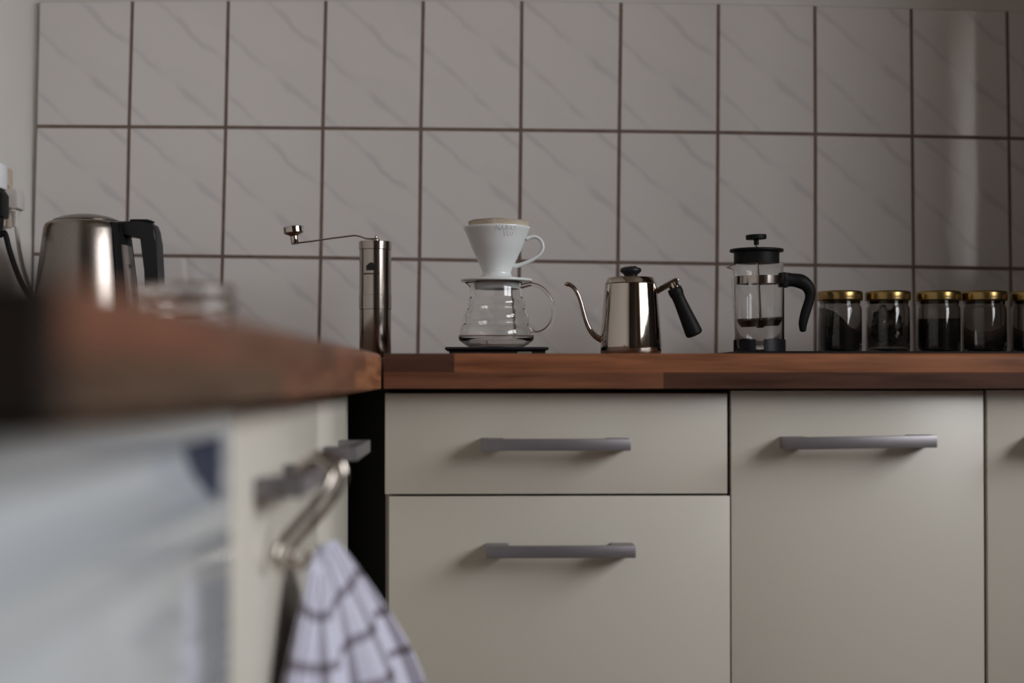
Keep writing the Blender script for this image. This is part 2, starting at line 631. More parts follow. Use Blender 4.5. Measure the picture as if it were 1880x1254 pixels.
# dark wooden door in the rear wall
door = struct('door_1', bx(-0.55, 1.05, REAR_Y, REAR_Y + 0.04, 0, 2.2), M_DOORWOOD)
for s in (0, 1):
    x0 = -0.45 + s * 0.8
    for (z0, z1) in ((0.15, 0.95), (1.1, 2.05)):
        obj('panel', bx(x0, x0 + 0.6, REAR_Y + 0.04, REAR_Y + 0.052, z0, z1, bev=0.008), M_DOORWOOD, door)

# ------------------------------------------------------------------ tiles on the back wall
LX = [  # x of each upright joint at y = 5, 240, 478, 640
    (73, 68, 62, 58), (243, 236.5, 232, 227), (419, 414, 408, 403), (598, 592.5, 588.5, 585), (777, 772.5, 770, 767),
    (958, 956, 953.5, 950.5), (1140, 1137, 1134.5, 1131.5), (1319, 1318, 1316.5, 1314.5), (1496, 1497, 1497, 1497),
    (1673, 1675, 1677, 1680), (1849, 1852.5, 1855.5, 1858), (2025, 2030, 2034, 2037)]
RYT = [[4, 2.5, 1.5, 1.5, 1.5, 2, 5, 7.5, 11, 16, 21, 27],
       [232, 233, 234, 235.5, 237, 239, 241, 243.3, 246.3, 250, 254, 259],
       [467, 469, 471, 473.3, 476.5, 479.5, 482, 484.5, 487, 490, 493.5, 498],
       [660] * 12]

def joint_x(c, y):
    ys = (5, 240, 478, 640)
    t = LX[c]
    for k in range(3):
        if y <= ys[k + 1] or k == 2:
            return t[k] + (t[k + 1] - t[k]) * (y - ys[k]) / (ys[k + 1] - ys[k])

TILE_F = WALL_Y - 0.0065
def node(c, r):
    y = RYT[r][c]
    return joint_x(c, y), y

g0, g1 = P(*node(0, 0), WALL_Y), P(*node(11, 3), WALL_Y)
gz1 = P(*node(2, 0), WALL_Y).z
bm = new()
gp = [P(joint_x(c, RYT[0][c]) + (1.5 if c == 0 else 0), RYT[0][c] + 1.5, WALL_Y) for c in range(12)]
poly = [Vector((p.x, WALL_Y + 0.0005, p.z)) for p in gp] + [Vector((gp[-1].x, WALL_Y + 0.0005, 0.9005)), Vector((P(60, 655, WALL_Y).x, WALL_Y + 0.0005, 0.9005))]
prism(bm, poly, Vector((0, -0.0057, 0)))
obj('grout', bm, M_GROUT, wall_back)
HG = 2.9
for r in range(3):
    for c in range(11):
        q = []
        for (cc, rr, sx, sy) in ((c, r, 1, 1), (c + 1, r, -1, 1), (c + 1, r + 1, -1, -1), (c, r + 1, 1, -1)):
            x, y = node(cc, rr)
            sy_ = sy * HG if not (rr == 0 or rr == 3) else 0
            sx_ = sx * HG if cc != 0 else 0
            q.append(P(x + sx_, y + sy_, TILE_F))
        cen = sum(q, Vector()) / 4
        bm = new()
        lay = []
        for (yy, ins) in ((WALL_Y - 0.0036, 0.0), (TILE_F, 0.0003)):
            ring_ = []
            for p in q:
                d = Vector((cen.x - p.x, 0, cen.z - p.z))
                v = Vector((p.x + math.copysign(ins, d.x), yy, p.z + math.copysign(ins, d.z)))
                ring_.append(bm.verts.new(v))
            lay.append(ring_)
        for a, b in zip(lay, lay[1:]):
            for k in range(4):
                bm.faces.new((a[k], a[(k + 1) % 4], b[(k + 1) % 4], b[k]))
        bm.faces.new(lay[-1])
        bm.faces.new(lay[0])
        t = obj('tile', bm, M_TILE, None)
        # own origin at the tile's middle (its print starts there), then hung on the wall
        t.parent = wall_back
        t.location = ORIGIN[t] - ORIGIN[wall_back]

# ------------------------------------------------------------------ worktops
ZT = 0.90
FRONT = 1.61
LEFT_E = -0.111
C_RED = (0.200, 0.076, 0.036)
C_MID = (0.155, 0.064, 0.034)
C_DRK = (0.062, 0.027, 0.017)
C_ORA = (0.260, 0.110, 0.052)
C_OLV = (0.135, 0.080, 0.050)

def edge_profile(z0, z1, rnd):
    """(depth, z) outline of an edge stave, with the top outer corner rounded by rnd"""
    pts = [(0.02, z0), (0.0, z0)]
    if rnd:
        for k in range(5):
            a = k / 4 * PI / 2
            pts.append((rnd - rnd * math.cos(a), z1 - rnd + rnd * math.sin(a)))
    else:
        pts.append((0.0, z1))
    pts.append((0.02, z1))
    return pts

wt = thing('worktop', 'long oiled wooden worktop along the tiled wall, under the coffee gear', 'worktop', (0.45, 1.9, 0.86))
obj('slab', bx(-0.108, 1.030, FRONT + 0.02, WALL_Y, 0.86, ZT), M_WOODX, wt, color=C_MID)
def xs_at(px):
    return P(px, 680, FRONT).x
up = [(-0.108, xs_at(834), C_DRK), (xs_at(834), xs_at(1420), C_RED), (xs_at(1420), xs_at(1905), C_RED), (xs_at(1905), 1.030, C_MID)]
lo = [(-0.108, xs_at(1218), C_MID), (xs_at(1218), xs_at(1890), C_DRK), (xs_at(1890), 1.030, C_RED)]
for (x0, x1, c) in up:
    bm = new()
    prism(bm, [Vector((x0, FRONT + d, z)) for d, z in edge_profile(0.8785, ZT, 0.006)], Vector((x1 - x0, 0, 0)))
    obj('stave', bm, M_WOODX, wt, smooth=30, color=c)
for (x0, x1, c) in lo:
    bm = new()
    prism(bm, [Vector((x0, FRONT + d, z)) for d, z in edge_profile(0.86, 0.8785, 0)], Vector((x1 - x0, 0, 0)))
    obj('stave', bm, M_WOODX, wt, color=c)

NEAR_Y = 0.372
wl = thing('worktop', 'wooden worktop on the left running towards the viewer, out of focus', 'worktop', (-0.4, 1.2, 0.86))
obj('slab', bx(WALL_X, LEFT_E - 0.02, NEAR_Y + 0.012, WALL_Y, 0.86, ZT), M_WOODY, wl, color=C_MID)
obj('shaded_end_strip', bx(WALL_X, LEFT_E, NEAR_Y, NEAR_Y + 0.012, 0.86, ZT, bev=0.002), M_WOODX, wl, color=(0.02, 0.014, 0.011))  # near-black colour stands in for shade on the end face
upl = [(NEAR_Y + 0.012, 0.62, (0.135, 0.053, 0.027)), (0.62, 1.12, (0.115, 0.05, 0.028)), (1.12, 1.40, (0.15, 0.062, 0.033)), (1.40, FRONT - 0.001, C_ORA)]
lol = [(NEAR_Y + 0.012, 0.80, (0.085, 0.05, 0.03)), (0.80, 1.28, (0.14, 0.062, 0.034)), (1.28, FRONT - 0.001, C_ORA)]
for lst, z0, z1, rnd in ((upl, 0.8785, ZT, 0.006), (lol, 0.86, 0.8785, 0)):
    for (y0, y1, c) in lst:
        bm = new()
        prism(bm, [Vector((LEFT_E - d, y0, z)) for d, z in edge_profile(z0, z1, rnd)], Vector((0, y1 - y0, 0)))
        obj('stave', bm, M_WOODY, wl, smooth=30, color=c)

# ------------------------------------------------------------------ base cabinets
FY = 1.64                                   # face of the back run's fronts
ZF = P(1000, 722, FY).z                     # top of the fronts
def fx(px, py=900):
    return P(px, py, FY).x

def bar_handle(parent, x0, x1, z0, z1, face, axis='x', tilt=0.0, out=0.035, name='handle'):
    """flat bar on two full-depth feet; parent is the front it is screwed to"""
    bm = new()
    h = z1 - z0
    if axis == 'x':
        box(bm, x0, x1, face - out, face - out + 0.010, z0, z1, bev=0.0008)
        for (a, b) in ((x0, x0 + 0.026), (x1 - 0.026, x1)):
            box(bm, a, b, face - out + 0.010, face, z0, z1, bev=0.0006)
        if tilt:
            c = Vector(((x0 + x1) / 2, face, (z0 + z1) / 2))
            bmesh.ops.rotate(bm, verts=bm.verts, cent=c, matrix=Matrix.Rotation(tilt, 3, 'Y'))
    else:
        box(bm, face + out - 0.010, face + out, x0, x1, z0, z1, bev=0.0008)
        for (a, b) in ((x0, x0 + 0.022), (x1 - 0.022, x1)):
            box(bm, face, face + out - 0.010, a, b, z0, z1, bev=0.0006)
    return obj(name, bm, M_HANDLE, parent, smooth=30)

def carcass(name, label, x0, x1):
    t = thing(name, label, 'cabinet', ((x0 + x1) / 2, 1.92, 0.0))
    bm = new()
    s = 0.016
    yb = WALL_Y - 0.01
    box(bm, x0, x0 + s, FY + 0.02, yb, 0.10, 0.858)
    box(bm, x1 - s, x1, FY + 0.02, yb, 0.10, 0.858)
    box(bm, x0 + s, x1 - s, FY + 0.02, yb, 0.10, 0.116)
    box(bm, x0 + s, x1 - s, FY + 0.03, FY + 0.046, 0.116, 0.858)
    obj('carcass', bm, M_CARCASS, t)
    obj('plinth', bx(x0, x1, FY + 0.05, FY + 0.066, 0.0, 0.10), M_BLACKGAP, t)
    return t

ca = carcass('drawer_cabinet', 'cream two-drawer base cabinet beside the black corner gap', fx(706), fx(1340) - 0.0005)
d1 = obj('drawer', bx(fx(706.5), fx(1335.5), FY, FY + 0.018, P(1000, 907, FY).z, ZF, bev=0.0012), M_CREAM, ca, smooth=30)
za, zb = P(1020, 828, FY - 0.035).z, P(1020, 806, FY - 0.035).z
bar_handle(d1, P(883, 817, FY - 0.035).x, P(1158.5, 817, FY - 0.035).x, za, zb, FY)
d2 = obj('drawer', bx(fx(713.5, 1100), fx(1340.5, 1100), FY, FY + 0.018, 0.125, P(1000, 911, FY).z, bev=0.0012), M_CREAM, ca, smooth=30)
za2, zb2 = P(1020, 1025, FY - 0.035).z, P(1020, 1003, FY - 0.035).z
bar_handle(d2, P(892.5, 1014, FY - 0.035).x, P(1167.5, 1014, FY - 0.035).x, za2, zb2, FY)
obj('corner_shade_sheet', bx(-0.30, fx(706) - 0.0005, 1.705, 1.721, 0.0, 0.858), M_BLACKGAP, ca)  # black sheet standing in for the unlit void in the corner
obj('shadow_gap_strip', bx(fx(706), fx(1340) - 0.001, FY + 0.012, FY + 0.0195, 0.8555, 0.8595), M_BLACKGAP, ca)  # black strip painting the shadow gap under the worktop

cb = carcass('door_cabinet', 'cream one-door base cabinet below the press and jars', fx(1342), fx(1809))
dr = obj('door', bx(fx(1342.5), fx(1806.5), FY, FY + 0.018, 0.125, P(1500, 717, FY).z, bev=0.0012), M_CREAM, cb, smooth=30)
za, zb = P(1582, 824, FY - 0.035).z, P(1582, 801.5, FY - 0.035).z
bar_handle(dr, P(1443.5, 812, FY - 0.035).x, P(1721, 812, FY - 0.035).x, za, zb, FY, tilt=-0.013)

cc = carcass('door_cabinet', 'cream base cabinet cut off by the right edge of the picture', fx(1811), 1.030)
dr = obj('door', bx(fx(1813), 1.028, FY, FY + 0.018, 0.125, P(1700, 716, FY).z, bev=0.0012), M_CREAM, cc, smooth=30)
bar_handle(dr, P(1905, 812, FY - 0.035).x, P(1905, 812, FY - 0.035).x + 0.17, za, zb, FY)

# the left run (fronts face +X)
LX0 = -0.152
HZ0, HZ1 = CZ - 0.081, CZ - 0.0675
def left_cabinet(name, label, y0, y1, hy0, hy1):
    t = thing(name, label, 'cabinet', ((LX0 + WALL_X) / 2, (y0 + y1) / 2, 0))
    s = 0.016
    bm = new()
    xf = LX0 - 0.02
    box(bm, WALL_X + 0.01, xf, y0, y0 + s, 0.10, 0.858)
    box(bm, WALL_X + 0.01, xf, y1 - s, y1, 0.10, 0.858)
    box(bm, WALL_X + 0.01, xf, y0 + s, y1 - s, 0.10, 0.116)
    box(bm, WALL_X + 0.01, WALL_X + 0.02, y0 + s, y1 - s, 0.116, 0.858)
    obj('carcass', bm, M_CARCASS, t)
    obj('plinth', bx(LX0 - 0.066, LX0 - 0.05, y0, y1, 0, 0.10), M_BLACKGAP, t)
    d = obj('door', bx(LX0 - 0.018, LX0, y0 + 0.0015, y1 - 0.0015, 0.125, 0.852, bev=0.0012), M_CREAM, t, smooth=30)
    bar_handle(d, hy0, hy1, HZ0, HZ1, LX0, axis='y', out=0.033)
    return t
left_cabinet('door_cabinet', 'cream base cabinet next to the white appliance, hooks and towel on its handle', 0.842, 1.343, 0.962, 1.130)
left_cabinet('door_cabinet', 'narrow cream corner cabinet on the left, before the black gap', 1.345, 1.653, 1.390, 1.558)

# ------------------------------------------------------------------ dishwasher (slim, at the near end)
AX = -0.145
ay0, ay1 = 0.392, 0.838
dw = thing('dishwasher', 'slim white dishwasher under the near end of the left worktop, very blurred', 'dishwasher', (-0.4, 0.61, 0))
obj('housing', bx(WALL_X + 0.01, AX - 0.052, ay0, ay1, 0.05, 0.852), M_WHITE_APP, dw)
gy0, gy1 = 0.40, 0.806
zt, zs, zb_ = 0.853, CZ - 0.032, CZ - 0.064
bm = new()     # control panel with a grip pocket pressed into it
out = [(AX - 0.05, zt), (AX, zt), (AX, zs), (AX - 0.018, zs + 0.004), (AX - 0.021, zs - 0.006), (AX - 0.020, zs - 0.014), (AX - 0.016, zs - 0.023), (AX - 0.008, zb_ - 0.001), (AX, zb_ - 0.006), (AX, CZ - 0.085), (AX - 0.05, CZ - 0.085)]
prism(bm, [Vector((x, gy0, z)) for x, z in out], Vector((0, gy1 - gy0, 0)))
for (a, b) in ((ay0, gy0), (gy1, ay1)):
    box(bm, AX - 0.05, AX, a, b, CZ - 0.085, zt)
obj('control_panel', bm, M_WHITE_APP, dw)
obj('lower_door', bx(AX - 0.03, AX, ay0, ay1, 0.12, CZ - 0.0865, bev=0.003), M_WHITE_APP, dw, smooth=30)
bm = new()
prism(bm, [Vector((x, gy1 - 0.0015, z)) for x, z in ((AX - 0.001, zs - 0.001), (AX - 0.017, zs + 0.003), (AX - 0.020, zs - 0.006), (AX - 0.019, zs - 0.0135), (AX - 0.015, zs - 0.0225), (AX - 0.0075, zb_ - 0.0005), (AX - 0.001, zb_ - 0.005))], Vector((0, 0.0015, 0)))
obj('grip_end_shade', bm, M_GRIP_SHADE, dw)  # navy sheet painting the shade on the grip pocket's end wall
obj('badge', bx(AX, AX + 0.0008, 0.60, 0.70, CZ - 0.083, CZ - 0.079), M_BADGE, dw)
obj('kick_plate', bx(AX - 0.06, AX - 0.045, ay0, ay1, 0.0, 0.12), M_BLACKGAP, dw)

# ------------------------------------------------------------------ things on the back worktop
def px_lathe(prof, Y):
    """(radius px, y px) -> (radius, z) for a body whose axis stands at depth Y"""
    return [(r * Y / F, P(900, y, Y).z) for r, y in prof]

def axis_x(px, Y):
    return P(px, 600, Y).x

def text_mesh(s, size):
    cu = bpy.data.curves.new('text', 'FONT')
    cu.body = s
    cu.size = size
    cu.align_x = 'CENTER'
    cu.resolution_u = 2
    cu.extrude = 0.0004
    o = bpy.data.objects.new('text', cu)
    COL.objects.link(o)
    dg = bpy.context.evaluated_depsgraph_get()
    me = bpy.data.meshes.new_from_object(o.evaluated_get(dg))
    bpy.data.objects.remove(o)
    bm = new()
    bm.from_mesh(me)
    return bm

# --- hand grinder
GY = 1.92
gx = axis_x(689, GY)
gr = thing('coffee_grinder', 'tall steel hand coffee grinder with a long crank, left of the carafe', 'grinder', (gx, GY, ZT))
bm = new()
lathe(bm, [(0, ZT)] + [(28.5 * GY / F, ZT), (29 * GY / F, ZT + 0.0008)] + px_lathe([(29, 569)], GY), gx, GY, 72)
obj('catch_cup', bm, M_STEELG, gr, smooth=30)
bm = new()
lathe(bm, px_lathe([(0, 568.6), (28.6, 568.6), (29.8, 568.2), (29.8, 543), (29.2, 542.6), (29.2, 460), (0, 460)], GY), gx, GY, 72)
obj('body', bm, M_STEELG, gr, smooth=30)
bm = new()
lathe(bm, px_lathe([(0, 459.5), (29.6, 459.5), (30.2, 459), (30.2, 445.2), (29.6, 444.4), (12, 443.6), (0, 443.6)], GY), gx, GY, 72)
obj('cap', bm, M_STEELG, gr, smooth=30)
bm = new()
lathe(bm, px_lathe([(0, 443.6), (7, 443.5), (7, 441), (6.2, 440), (3, 440), (3, 434), (2.4, 432.3), (0, 432.3)], GY), gx + 0.001, GY, 24)
obj('axle_nut', bm, M_STEELP, gr, smooth=30)
bm = new()
cr = [P(694, 437.5, GY), P(682, 438.5, GY), P(672, 438, GY), P(662, 434.5, GY), P(652, 432.5, GY), P(643, 433.3, GY),
      P(610, 437.5, GY), P(575, 442.5, GY), P(537, 447.5, GY)]
tube(bm, cr, [1.6 * GY / F] * 9, 8, 5, flat=3.2)
obj('crank_arm', bm, M_STEELP, gr, smooth=50)
bm = new()
kc = P(540, 432, GY)
s = GY / F
lathe(bm, [(0, -17 * s), (6.5 * s, -17 * s), (7.2 * s, -15 * s), (7.2 * s, -2 * s), (9 * s, 0), (16.5 * s, 3 * s), (18.6 * s, 5 * s),
           (18.6 * s, 14.5 * s), (17.5 * s, 16 * s), (0, 16.5 * s)], 0, 0, 40, M=Matrix.Translation(kc) @ Matrix.Rotation(math.radians(-7), 4, 'Y'))
obj('crank_knob', bm, M_STEELP, gr, smooth=30)
# printed emblem: a stepped black hill, and a line of lettering too small to read
bm = new()
rr = 29.35 * GY / F
steps = [(672.5, 492), (674, 489), (676, 488), (677, 485.5), (679, 486), (680.5, 484), (682.5, 485), (684, 484.6), (685.5, 487), (687.5, 487), (688.7, 491)]
for (a, ya), (b, yb2) in zip(steps, steps[1:]):
    a0 = math.asin((a - 689) / 29.3) + 0.073
    a1 = math.asin((b - 689) / 29.3) + 0.073
    arc_shell(bm, rr - 0.0005, rr, P(680, 498.3, GY).z, P(680, min(ya, yb2), GY).z, gx, GY, a0, a1, 2)
obj('printed_emblem', bm, M_PRINT, gr)
bm = new()
xx = 668.0
while xx < 696:
    w = random.choice((1.6, 2.0, 2.4))
    arc_shell(bm, rr - 0.0005, rr, P(680, 506, GY).z, P(680, 503, GY).z, gx, GY, math.asin((xx - 689) / 29.3) + 0.073, math.asin((xx + w - 689) / 29.3) + 0.073, 2)
    xx += w + 0.7
obj('printed_lettering', bm, M_PRINT, gr)

# --- scale, carafe, dripper, paper
SY = 1.855
cx = axis_x(911, SY)
sf = 1.79                                       # front face of the scale
scx0, scx1 = P(816.5, 640, sf).x, P(1008, 640, sf).x
ZP = P(911, 638, SY - 0.03).z                   # top of the plate
scl = thing('kitchen_scale', 'flat black coffee scale under the glass carafe', 'scale', ((scx0 + scx1) / 2, SY, ZT))
zp0 = ZP - 5.2 * SY / F
obj('platform', bx(scx0, scx1, sf, sf + 0.135, zp0, ZP, bev=0.0016), M_BLACKS, scl, smooth=40)
bxa, bxb = P(824.5, 645, sf).x, P(1002, 645, sf).x
obj('housing', bx(bxa, bxb, sf + 0.006, sf + 0.129, ZT, zp0, bev=0.001), M_BLACKP, scl)
obj('display', bx(P(950, 645, sf).x, P(976.5, 645, sf).x, sf + 0.0052, sf + 0.0062, ZT + 0.002, ZT + 0.0055), M_DISPLAY, scl)

car = thing('glass_carafe', 'clear glass coffee carafe with ribbed sides on the black scale', 'carafe', (cx, SY, ZP))
outer = [(0, 637.6), (44, 637.6), (50, 636.6), (57, 632.8), (64, 627.8), (68.3, 623.5), (69.6, 620), (69.8, 614), (69, 608), (67, 602), (63.5, 597.5),
         (60.2, 595.2), (59.6, 592.5), (60.6, 589), (61, 584), (60, 578), (57.4, 572), (53.6, 567.6), (52.4, 565), (53.6, 561.5), (54, 557.5), (53.2, 553), (50.8, 549), (48.8, 546.5), (48.4, 544.5),
         (48.2, 543), (48.2, 537), (47.4, 530), (46.9, 524), (47.6, 519.6), (48.6, 518)]
opr = px_lathe(outer, SY)
z_off = ZP + 0.0004 - opr[0][1]
TH = 0.0017
inner = []
for i in range(len(opr) - 1, 0, -1):
    r, z = opr[i]
    inner.append((r - TH, z + (TH if i < 6 else 0)))
inner.append((0, opr[0][1] + TH))
bm = new()
rings = lathe(bm, opr + inner, cx, SY, 96)
bmesh.ops.translate(bm, verts=bm.verts, vec=(0, 0, z_off))
zr = opr[-1][1] + z_off
for v in bm.verts:                                # pouring lip on the left
    d = Vector((v.co.x - cx, v.co.y - SY, 0))
    if v.co.z > zr - 0.010 and d.length > 0.02:
        a = math.atan2(-d.y, d.x)
        w = max(0.0, math.cos(a - PI)) ** 24
        k = max(0.0, 1 - (zr - v.co.z) / 0.010) ** 1.5
        v.co.x -= 0.0075 * w * k
obj('body', bm, M_GLASS, car, smooth=60)
bm = new()
hp = [(958, 525.5), (966, 523.5), (976, 522), (989, 525.5), (1001, 534), (1010, 547), (1015.3, 562), (1016, 577), (1012, 592), (1002.5, 604), (990, 610.5), (981, 611), (976, 606)]
tube(bm, [P(a, b, SY) for a, b in hp], [0.0032, 0.0028, 0.0025, 0.0025, 0.0025, 0.0025, 0.0025, 0.0025, 0.0026, 0.003], 14, 5)
obj('handle', bm, M_GLASS, car, smooth=60)

bm = new()
wp = []
for (r, z) in reversed(inner[-7:]):
    wp.append((max(0, r - 0.0004), z + z_off + 0.0004))
zw = P(900, 624, SY).z
wp = [q for q in wp if q[1] < zw - 0.0006]
wp.append((wp[-1][0] + 0.0012, zw))
wp.append((0, zw))
lathe(bm, wp, cx, SY, 64)
tag(obj('water', bm, M_WATER, None, smooth=40), 'shallow clear water left in the bottom of the carafe', 'water', kind='stuff')

DZ = zr + 0.0006                                   # the flange rests on the carafe's rim
dr_x = axis_x(912.3, SY)
dpr = thing('coffee_dripper', 'white porcelain pour-over dripper with a loop handle on top of the carafe', 'dripper', (dr_x, SY, DZ))
prof = [(40.5, 530), (41.5, 529), (41.5, 517), (65, 516.6), (66.2, 515.3), (66.2, 513.4), (65, 512), (48, 511), (34, 509.5), (28.5, 506.5), (26.2, 502), (26.4, 498),
        (31.5, 486), (36.5, 475.5), (40.5, 467), (44.5, 459), (47.2, 453.5), (50, 446), (53.3, 437), (57.3, 427), (60.3, 421.5), (61.4, 418.5), (61, 416.6), (60, 416),
        (58.8, 416.6), (57, 420), (50, 437), (41, 458), (31, 480), (21, 503), (20, 512), (38, 513.5), (39, 516), (39, 530)]
pl = px_lathe(prof, SY)
dz = DZ - pl[2][1]
bm = new()
lathe(bm, [(r, z + dz) for r, z in pl], dr_x, SY, 96, closed=True)
obj('cone', bm, M_PORC, dpr, smooth=45)
bm = new()
hp = [(966, 438), (974, 434.8), (983, 434), (991, 438.5), (996, 447), (996.3, 456.5), (991, 466), (980, 474.5), (966, 481.5), (952, 486.5), (942, 489)]
tube(bm, [P(a, b, SY) + Vector((0, 0, dz)) for a, b in hp], [0.0030, 0.0026, 0.0024, 0.0025, 0.0026, 0.0027, 0.0027, 0.0029, 0.0033], 14, 5, flat=1.7)
obj('handle', bm, M_PORC, dpr, smooth=60)
# relief lettering, just right of the middle of the cone
for (s_, size, pxc, pyc) in (('HARIO', 0.0088, 928, 426.5), ('V60', 0.0088, 934, 437)):
    bm = text_mesh(s_, size)
    zc = P(900, pyc, SY).z + dz
    for v in bm.verts:
        zz = zc + v.co.y
        # cone radius at this height
        rz = None
        for (r0, z0), (r1, z1) in zip(pl[10:23], pl[11:24]):
            if z0 + dz <= zz <= z1 + dz:
                rz = r0 + (r1 - r0) * (zz - z0 - dz) / (z1 - z0)
        rz = rz or 0.038
        ang = math.asin((pxc - 912.3) / 60) + v.co.x / rz
        rad = rz + v.co.z + 0.0001
        v.co = Vector((dr_x + rad * math.sin(ang), SY - rad * math.cos(ang), zz))
    obj('relief_lettering', bm, M_PORC, dpr)

bm = new()
pp = [(57.4, 406), (56.8, 406.4), (53.6, 416), (47, 432), (36, 457), (20.5, 494), (19.5, 494), (35.3, 457), (46.3, 432), (53, 416), (56.4, 406.6)]
ppl = [(r, z + dz) for r, z in px_lathe(pp, SY)]
sh = [4.0 * SY / F * max(0, (470 - y) / 65) for _, y in pp]
lathe(bm, ppl, dr_x, SY, 72, closed=True, shear=sh)
ztop = ppl[0][1]
for v in bm.verts:
    if v.co.z > P(900, 415, SY).z + dz:
        a = math.atan2(v.co.y - SY, v.co.x - dr_x)
        v.co.z += 0.0006 * math.sin(3 * a + 0.7) + 0.0004 * math.sin(7 * a)
pf = obj('filter_paper', bm, M_PAPER, None, smooth=40)
tag(pf, 'unbleached paper filter standing in the white dripper', 'filter')

# --- gooseneck kettle
KY = 1.78
kx = axis_x(1158, KY)
s = KY / F
gk = thing('gooseneck_kettle', 'small polished steel gooseneck kettle with black knob and grip', 'kettle', (kx, KY, ZT))
bm = new()
zz0 = ZT + 0.0003
bp_ = [(0, zz0), (50 * s, zz0), (53.5 * s, zz0 + 1.2 * s), (55.6 * s, zz0 + 4.5 * s), (56.3 * s, zz0 + 9 * s)]
bp_ += px_lathe([(56.2, 632), (55.4, 615), (53.6, 590), (51.6, 566), (49.6, 545), (47.9, 526), (47.6, 522), (46.6, 521.3), (0, 521.3)], KY)
lathe(bm, bp_, kx, KY, 96)
obj('body', bm, M_STEELP, gk, smooth=35)
bm = new()
lathe(bm, px_lathe([(0, 520.6), (46.8, 520.6), (47, 520), (46.4, 518.5), (43, 510.8), (41.8, 509.6), (36, 508.8), (0, 508.6)], KY), kx, KY, 96)
lid = obj('lid', bm, M_STEELP, gk, smooth=25)
bm = new()
lathe(bm, px_lathe([(0, 508.6), (11.5, 508.6), (11.8, 506.5), (13.5, 503), (18.5, 499.3), (19.8, 497), (19.8, 494.3), (17.5, 491.5), (13, 490.2), (0, 490)], KY), kx, KY, 48)
obj('knob', bm, M_BLACKS, lid, smooth=40)
bm = new()
lathe(bm, px_lathe([(12, 490.2), (11.5, 488.6), (8, 488), (0, 488)], KY), kx, KY, 36)
obj('knob_disc', bm, M_STEELP, lid, smooth=40)
bm = new()
sp = [(1040.5, 521.5), (1047, 523), (1054.5, 529.5), (1061.5, 541), (1067, 556), (1071.5, 573), (1076.5, 590), (1083.5, 605.5), (1093, 617), (1105, 624.5)]
tube(bm, [P(a, b, KY) for a, b in sp], [4.4 * s, 3.9 * s, 3.7 * s, 3.7 * s, 3.8 * s, 4.1 * s, 4.4 * s, 4.8 * s, 5.4 * s, 6 * s], 18, 6)
tip = P(1036.5, 522.8, KY)
tube(bm, [P(1041, 521.6, KY), P(1038.5, 521.8, KY), tip], [4.4 * s, 3.4 * s, 1.2 * s], 18, 3)
obj('spout', bm, M_STEELP, gk, smooth=60)
bm = new()
br = [(1197, 533.5), (1239.5, 509.8), (1245.5, 511.5), (1246.8, 515), (1244, 519), (1201.5, 543.5)]
prism(bm, [P(a, b, KY - 0.005) for a, b in br], Vector((0, 0.010, 0)), bev=0.0008)
obj('bracket', bm, M_STEELP, gk, smooth=30)
ha, hb = P(1237.5, 528.5, KY), P(1276.5, 617, KY)
ax = (hb - ha)
L = ax.length
Mh = Matrix.Translation(ha) @ ax.to_track_quat('Z', 'Y').to_matrix().to_4x4()
bm = new()
hprof = [(0, 0), (12 * s, 0), (13.3 * s, 0.02 * L), (13.6 * s, 0.09 * L), (13.2 * s, 0.13 * L), (11.8 * s, 0.18 * L), (11.7 * s, 0.27 * L), (12.6 * s, 0.42 * L), (14.2 * s, 0.65 * L),
         (15.6 * s, 0.85 * L), (16 * s, 0.92 * L), (15 * s, 0.965 * L), (11 * s, 0.99 * L), (0, L)]
lathe(bm, hprof, 0, 0, 36, M=Mh)
obj('grip', bm, M_BLACKP, gk, smooth=45)
bm = new()
Mf = Matrix.Translation(P(1234.5, 519, KY)) @ ax.to_track_quat('Z', 'Y').to_matrix().to_4x4()
lathe(bm, [(0, 0), (8 * s, 0), (9.5 * s, 4 * s), (10 * s, 10.5 * s), (0, 10.5 * s)], 0, 0, 28, M=Mf)
obj('ferrule', bm, M_STEELP, gk, smooth=40)

# --- thin tray below press and jars
TY0 = 1.80
TZ = P(1500, 644.5, TY0).z
tray = obj('tray', bx(P(1352, 645, TY0).x, 0.985, TY0, TY0 + 0.27, ZT, TZ, bev=0.0015), M_BLACKP, None, smooth=40)
tag(tray, 'thin black tray on the worktop under the press and the jars', 'tray')

# --- french press
FYp = 1.87
fxp = axis_x(1394.3, FYp)
s = FYp / F
fp = thing('french_press', 'small glass french press with black lid and curved black handle', 'french press', (fxp, FYp, TZ))
bm = new()
zb0 = TZ + 0.0025
po = [(0, zb0), (40 * s, zb0), (43 * s, zb0 + 2 * s)] + px_lathe([(43.8, 636), (43.8, 492), (44.2, 486), (45.6, 482.6)], FYp)
pi_ = px_lathe([(44.2, 482.6), (42.6, 486.5), (42.0, 492), (42.0, 636)], FYp) + [(41 * s, zb0 + 4 * s), (0, zb0 + 3.5 * s)]
lathe(bm, po + pi_, fxp, FYp, 80)
zr2 = P(900, 482.6, FYp).z
for v in bm.verts:
    d = Vector((v.co.x - fxp, v.co.y - FYp, 0))
    if v.co.z > zr2 - 0.014 and d.length > 0.02:
        a = math.atan2(-d.y, d.x)
        w = max(0.0, math.cos(a - PI)) ** 14
        k = max(0.0, 1 - (zr2 - v.co.z) / 0.014)
        v.co.x -= 0.012 * w * k
        v.co.z -= 0.006 * w * k * k
obj('beaker', bm, M_GLASS, fp, smooth=50)
bm = new()
arc_shell(bm, 44.1 * s, 45.0 * s, P(900, 521.5, FYp).z, P(900, 507, FYp).z, fxp, FYp, 0, 2 * PI - 1e-3, 72)
obj('steel_band', bm, M_STEELG, fp, smooth=30)
